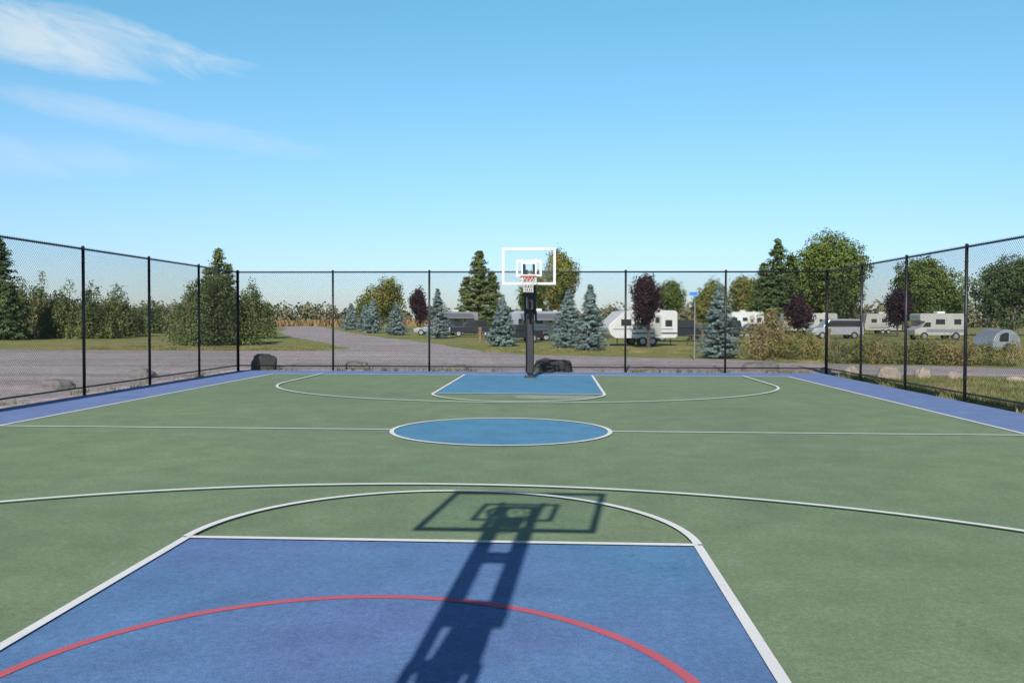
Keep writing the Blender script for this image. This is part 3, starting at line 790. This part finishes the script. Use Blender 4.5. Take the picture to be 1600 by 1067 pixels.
def motor_vehicle(x, y, rz, kind, paint, name):
    e = empty(name, (x, y, GZ), rz)
    if kind == 'pickup':
        low = [(-2.75, .45), (-2.75, .95), (-2.6, 1.08), (-1.35, 1.15), (-.9, 1.18), (2.7, 1.18), (2.75, .5)]
        cab = [(-1.35, 1.15), (-.65, 1.82), (1.1, 1.85), (1.25, 1.18)]; win = [(-1.12, 1.22), (-.6, 1.74), (1.0, 1.76), (1.1, 1.22)]; wx = (-1.85, 1.75); W_ = 1.9
    elif kind == 'van':
        low = [(-2.6, .4), (-2.6, .95), (-2.3, 1.1), (-1.6, 1.2), (2.6, 1.2), (2.6, .4)]
        cab = [(-1.6, 1.2), (-.9, 1.95), (-.4, 2.02), (2.45, 2.0), (2.6, 1.2)]; win = [(-1.35, 1.25), (-.8, 1.85), (2.2, 1.85), (2.3, 1.25)]; wx = (-1.7, 1.6); W_ = 1.95
    else:
        low = [(-2.25, .35), (-2.25, .72), (-2.05, .85), (-1.1, .95), (1.6, .98), (2.2, .92), (2.25, .4)]
        cab = [(-1.1, .95), (-.4, 1.45), (.8, 1.47), (1.6, .98)]; win = [(-.88, 1.0), (-.35, 1.38), (.75, 1.4), (1.3, 1.02)]; wx = (-1.4, 1.4); W_ = 1.78
    mb = MB(); mb.profile(low, -W_/2, W_/2); mb.make('body', [paint], e, bevel=.06)
    mb = MB(); mb.profile(cab, -W_/2+.1, W_/2-.1); mb.make('cabin', [paint], e, bevel=.05)
    mb = MB(); mb.profile(win, -W_/2+.085, W_/2-.085); mb.make('windows', [M_dkglass], e)
    mb = MB()
    for a in wx:
        for b in (-W_/2-.02, W_/2-.2): mb.wheel(a, b, .36, .22, 0, 1)
    mb.make('wheels', [M_tyre, M_steel], e)
    xe = low[0][0]; mb = MB()
    mb.box(xe-.03, -W_/2+.1, .62, xe+.02, -W_/2+.4, .8); mb.box(xe-.03, W_/2-.4, .62, xe+.02, W_/2-.1, .8)
    xr = low[-1][0]; mb.box(xr-.02, -W_/2+.05, .75, xr+.03, -W_/2+.25, .98, 1); mb.box(xr-.02, W_/2-.25, .75, xr+.03, W_/2-.05, .98, 1)
    mb.make('lamps', [M_frame, M_lampred], e)
    return e

travel_trailer(5.9, 64.5, 5.3, 2.55, .3, nose=1.6)
travel_trailer(-1.7, 78, 5.4, 2.6, .15, M_alu, M_stripeb, .6, M_awning, rnd=.3)
travel_trailer(-12.2, 106, 5.4, 2.8, .3, M_rvgrey, M_stripeb, .5, M_awning)
travel_trailer(25.5, 123, 5.5, 3.0, .1, M_rvwhite, M_stripe, .4)
travel_trailer(33.0, 118, 7.0, 2.8, 0, M_rvbeige, M_stripeb, .4)
travel_trailer(44.5, 124, 5.0, 2.8, 0, M_rvbeige, M_stripe, .4)
motor_vehicle(10.8, 78, .2, 'pickup', M_cardark, 'pickup_truck')
motor_vehicle(-8.6, 95, .1, 'pickup', M_cardark, 'pickup_truck')
motor_vehicle(17.0, 88, -.2, 'pickup', M_cardark, 'pickup_truck')
motor_vehicle(28.5, 92, .1, 'van', M_carsil, 'parked_van')
motor_vehicle(-14.4, 104, 0, 'car', M_carsil, 'parked_car')
motor_vehicle(21, 96, .1, 'car', M_cardark, 'parked_car')
motor_vehicle(-3.4, 72, .3, 'car', M_cardark, 'parked_car')

def motorhome(x, y, rz):
    e = empty('motorhome', (x, y, GZ), rz)
    mb = MB(); mb.profile([(-2.5, .45), (-2.55, 1.0), (-1.9, 1.2), (-1.5, 1.75), (-2.0, 1.85), (-2.05, 2.45), (-1.8, 2.55), (2.5, 2.55), (2.55, .45)], -1.05, 1.05); mb.make('body', [M_rvbeige], e, bevel=.06)
    mb = MB(); mb.profile([(-1.83, 1.25), (-1.48, 1.7), (-1.0, 1.7), (-1.0, 1.25)], -1.065, 1.065); mb.box(-.5, -1.065, 1.5, .4, -1.04, 2.0); mb.box(1.3, -1.065, 1.5, 2.0, -1.04, 2.0); mb.make('windows', [M_dkglass], e)
    mb = MB(); mb.box(-1.4, -1.06, .75, 2.5, -1.04, 1.05); mb.make('stripe', [M_rvgrey], e)
    mb = MB()
    for a in (-1.6, 1.5):
        for b in (-1.07, .85): mb.wheel(a, b, .38, .22, 0, 1)
    mb.make('wheels', [M_tyre, M_steel], e)
    mb = MB(); mb.box(0, -.35, 2.55, .8, .35, 2.75); mb.make('roof_unit', [M_frame], e, bevel=.05)
motorhome(36.8, 88, .1)

def teardrop(x, y, rz):
    e = empty('teardrop_camper', (x, y, GZ), rz)
    pts = [(-1.0, .28)]+[(-1.0*math.cos(t)*1.0, .45+.9*math.sin(t)) for t in [math.pi*i/14 for i in range(15)]]+[(1.0, .28)]
    mb = MB(); mb.profile(pts, -.8, .8); mb.make('shell', [M_alu], e, bevel=.05)
    mb = MB(); mb.profile([(-.55, .62), (-.5, 1.0), (-.2, 1.15), (.1, 1.15), (.1, .62)], -.815, .815); mb.make('window', [M_dkglass], e)
    mb = MB(); mb.box(.25, -.812, .35, .7, -.79, 1.05); mb.make('door', [M_rvgrey], e)
    mb = MB()
    for b in (-.86, .66): mb.wheel(.1, b, .27, .2, 0, 1)
    mb.make('wheels', [M_tyre, M_steel], e)
    mb = MB(); mb.beam((-1, 0, .32), (-1.8, 0, .32), .08); mb.make('tow_bar', [M_black], e)
teardrop(26.4, 54.5, .3)

# street sign
e = empty('street_sign', (6.5, 41.8, GZ))
mb = MB(); mb.tube([(0, 0, -.2), (0, 0, 3.0)], .025, 10); mb.make('post', [M_steel], e)
mb = MB(); mb.box(-.26, -.012, 3.0, .14, .012, 3.16); mb.box(-.012, -.2, 2.82, .012, .2, 2.97); mb.make('sign_blade', [M_signblue], e)
mb = MB(); mb.box(-.27, -.006, 2.99, .15, .006, 3.17); mb.make('blade_border', [M_frame], e)
def service_post(x, y):
    e = empty('service_post', (x, y, GZ)); mb = MB()
    mb.box(-.1, -.08, -.1, .1, .08, 1.0); mb.box(-.13, -.11, 1.0, .13, .11, 1.25); mb.make('pedestal', [M_wood], e, bevel=.01)
for p_ in ((1.6, 56), (9.4, 57), (-6.0, 70), (14.5, 62), (20, 66)): service_post(*p_)
def picnic(x, y, rz):
    e = empty('picnic_table', (x, y, GZ), rz); mb = MB()
    for i in range(5): mb.box(-.9, -.37+i*.15, .72, .9, -.24+i*.15, .76)
    for s in (-1, 1):
        mb.box(-.9, s*.68-.12, .43, .9, s*.68+.12, .47)
        mb.beam((s*.65, -.72, 0), (s*.65, -.2, .72), .07); mb.beam((s*.65, .72, 0), (s*.65, .2, .72), .07); mb.beam((s*.65, -.75, .4), (s*.65, .75, .4), .06)
    mb.make('boards', [M_wood], e)
picnic(10.6, 66, .3); picnic(-6.2, 80, .2); picnic(17, 72, 1)

# ------------------------------------------------------------------ world & sun
SUN = Vector((-0.17, -1.59, 1.0)).normalized()
elev = math.asin(SUN.z); azim = math.atan2(SUN.x, SUN.y)
w = bpy.data.worlds.new('World'); scene.world = w; w.use_nodes = True
nt = w.node_tree
for n in list(nt.nodes): nt.nodes.remove(n)
out = nt.nodes.new('ShaderNodeOutputWorld'); bg = nt.nodes.new('ShaderNodeBackground'); nt.links.new(bg.outputs[0], out.inputs[0])
sky = nt.nodes.new('ShaderNodeTexSky'); sky.sky_type = 'NISHITA'; sky.sun_disc = False
sky.sun_elevation = elev; sky.sun_rotation = azim % (2*math.pi)
sky.air_density = 1.0; sky.dust_density = 0.5; sky.ozone_density = 1.2; sky.altitude = 0
bg.inputs[1].default_value = 0.11
tc = nt.nodes.new('ShaderNodeTexCoord')
sep = nt.nodes.new('ShaderNodeSeparateXYZ'); nt.links.new(tc.outputs['Generated'], sep.inputs[0])
def M(op, a, b=None, clamp=False):
    m = nt.nodes.new('ShaderNodeMath'); m.operation = op; m.use_clamp = clamp
    for i, v in enumerate((a, b)):
        if v is None: continue
        if isinstance(v, (int, float)): m.inputs[i].default_value = v
        else: nt.links.new(v, m.inputs[i])
    return m.outputs[0]
az = M('ARCTAN2', sep.outputs[0], sep.outputs[1])
el = M('ARCSINE', sep.outputs[2])
comb = nt.nodes.new('ShaderNodeCombineXYZ'); nt.links.new(M('MULTIPLY', az, 5.0), comb.inputs[0])
nt.links.new(M('ADD', M('MULTIPLY', el, 19.0), M('MULTIPLY', az, 4.0)), comb.inputs[1])
cn = noise_node(nt, 1.7, 9, 0.62, comb.outputs[0]); cn.inputs['Distortion'].default_value = .5
def blob(a0, e0, sa, se, tilt):
    da = M('SUBTRACT', az, a0); de = M('SUBTRACT', M('SUBTRACT', el, e0), M('MULTIPLY', da, tilt))
    q = M('ADD', M('POWER', M('ABSOLUTE', M('DIVIDE', da, sa)), 2.0), M('POWER', M('ABSOLUTE', M('DIVIDE', de, se)), 2.0))
    return M('SUBTRACT', 1.0, q, True)
b1 = blob(-.57, .276, .27, .043, -.06); b2 = blob(-.42, .200, .22, .022, -.12); b3 = blob(-.58, .160, .22, .028, 0)
def dens(b, k, o): return M('MULTIPLY', M('SUBTRACT', M('ADD', cn.outputs[0], M('MULTIPLY', b, .55)), o), k, True)
c1 = M('MULTIPLY', dens(b1, 2.6, .68), M('MULTIPLY', b1, 2.5, True), True)
c2 = M('MULTIPLY', M('MULTIPLY', dens(b2, 2.2, .66), M('MULTIPLY', b2, 2.0, True)), .38)
c3 = M('MULTIPLY', M('MULTIPLY', dens(b3, 2.0, .66), M('MULTIPLY', b3, 2.0, True)), .32)
cl = M('MULTIPLY', M('MAXIMUM', c1, M('MAXIMUM', c2, c3)), .68)
# sky tint by sin of elevation; high sky darkened to deepen shadows
def C2(c): return tuple(x/2 for x in c)
tr_ = ramp(nt, sep.outputs[2], [(0.0, C2((.80, .92, 1.26))), (.06, C2((.78, .97, 1.30))), (.18, C2((.86, 1.22, 1.42))), (.36, C2((.80, 1.50, 1.46))), (.48, C2((.30, .36, .58))), (.7, C2((.18, .19, .34)))]).outputs[0]
sc2 = nt.nodes.new('ShaderNodeVectorMath'); sc2.operation = 'SCALE'; sc2.inputs['Scale'].default_value = 2.0
nt.links.new(tr_, sc2.inputs[0])
tint = mixc(nt, 1.0, sky.outputs[0], sc2.outputs[0], 'MULTIPLY')
fin = mixc(nt, cl, tint, (7.3, 7.9, 8.2))
nt.links.new(fin, bg.inputs[0])

sd = bpy.data.lights.new('sun', 'SUN'); sd.energy = 5.0; sd.angle = math.radians(.5); sd.color = (1, .955, .89)
so = link(bpy.data.objects.new('sun', sd)); so.rotation_euler = (-SUN).to_track_quat('-Z', 'Y').to_euler(); so.location = (0, 0, 30)

# ------------------------------------------------------------------ camera
cd = bpy.data.cameras.new('camera'); cam = link(bpy.data.objects.new('camera', cd)); scene.camera = cam
cd.sensor_width = 36; cd.lens = 31.05; cd.clip_end = 8000; cd.clip_start = .05; cd.shift_x = .0056
mat = Matrix.Rotation(math.radians(3.2), 4, 'Z') @ Matrix.Rotation(math.radians(90-1.39), 4, 'X') @ Matrix.Rotation(math.radians(.126), 4, 'Z')
mat.translation = Vector((0, 0, 1.78)); cam.matrix_world = mat
scene.view_settings.view_transform = 'Standard'; scene.view_settings.look = 'None'; scene.view_settings.exposure = 0
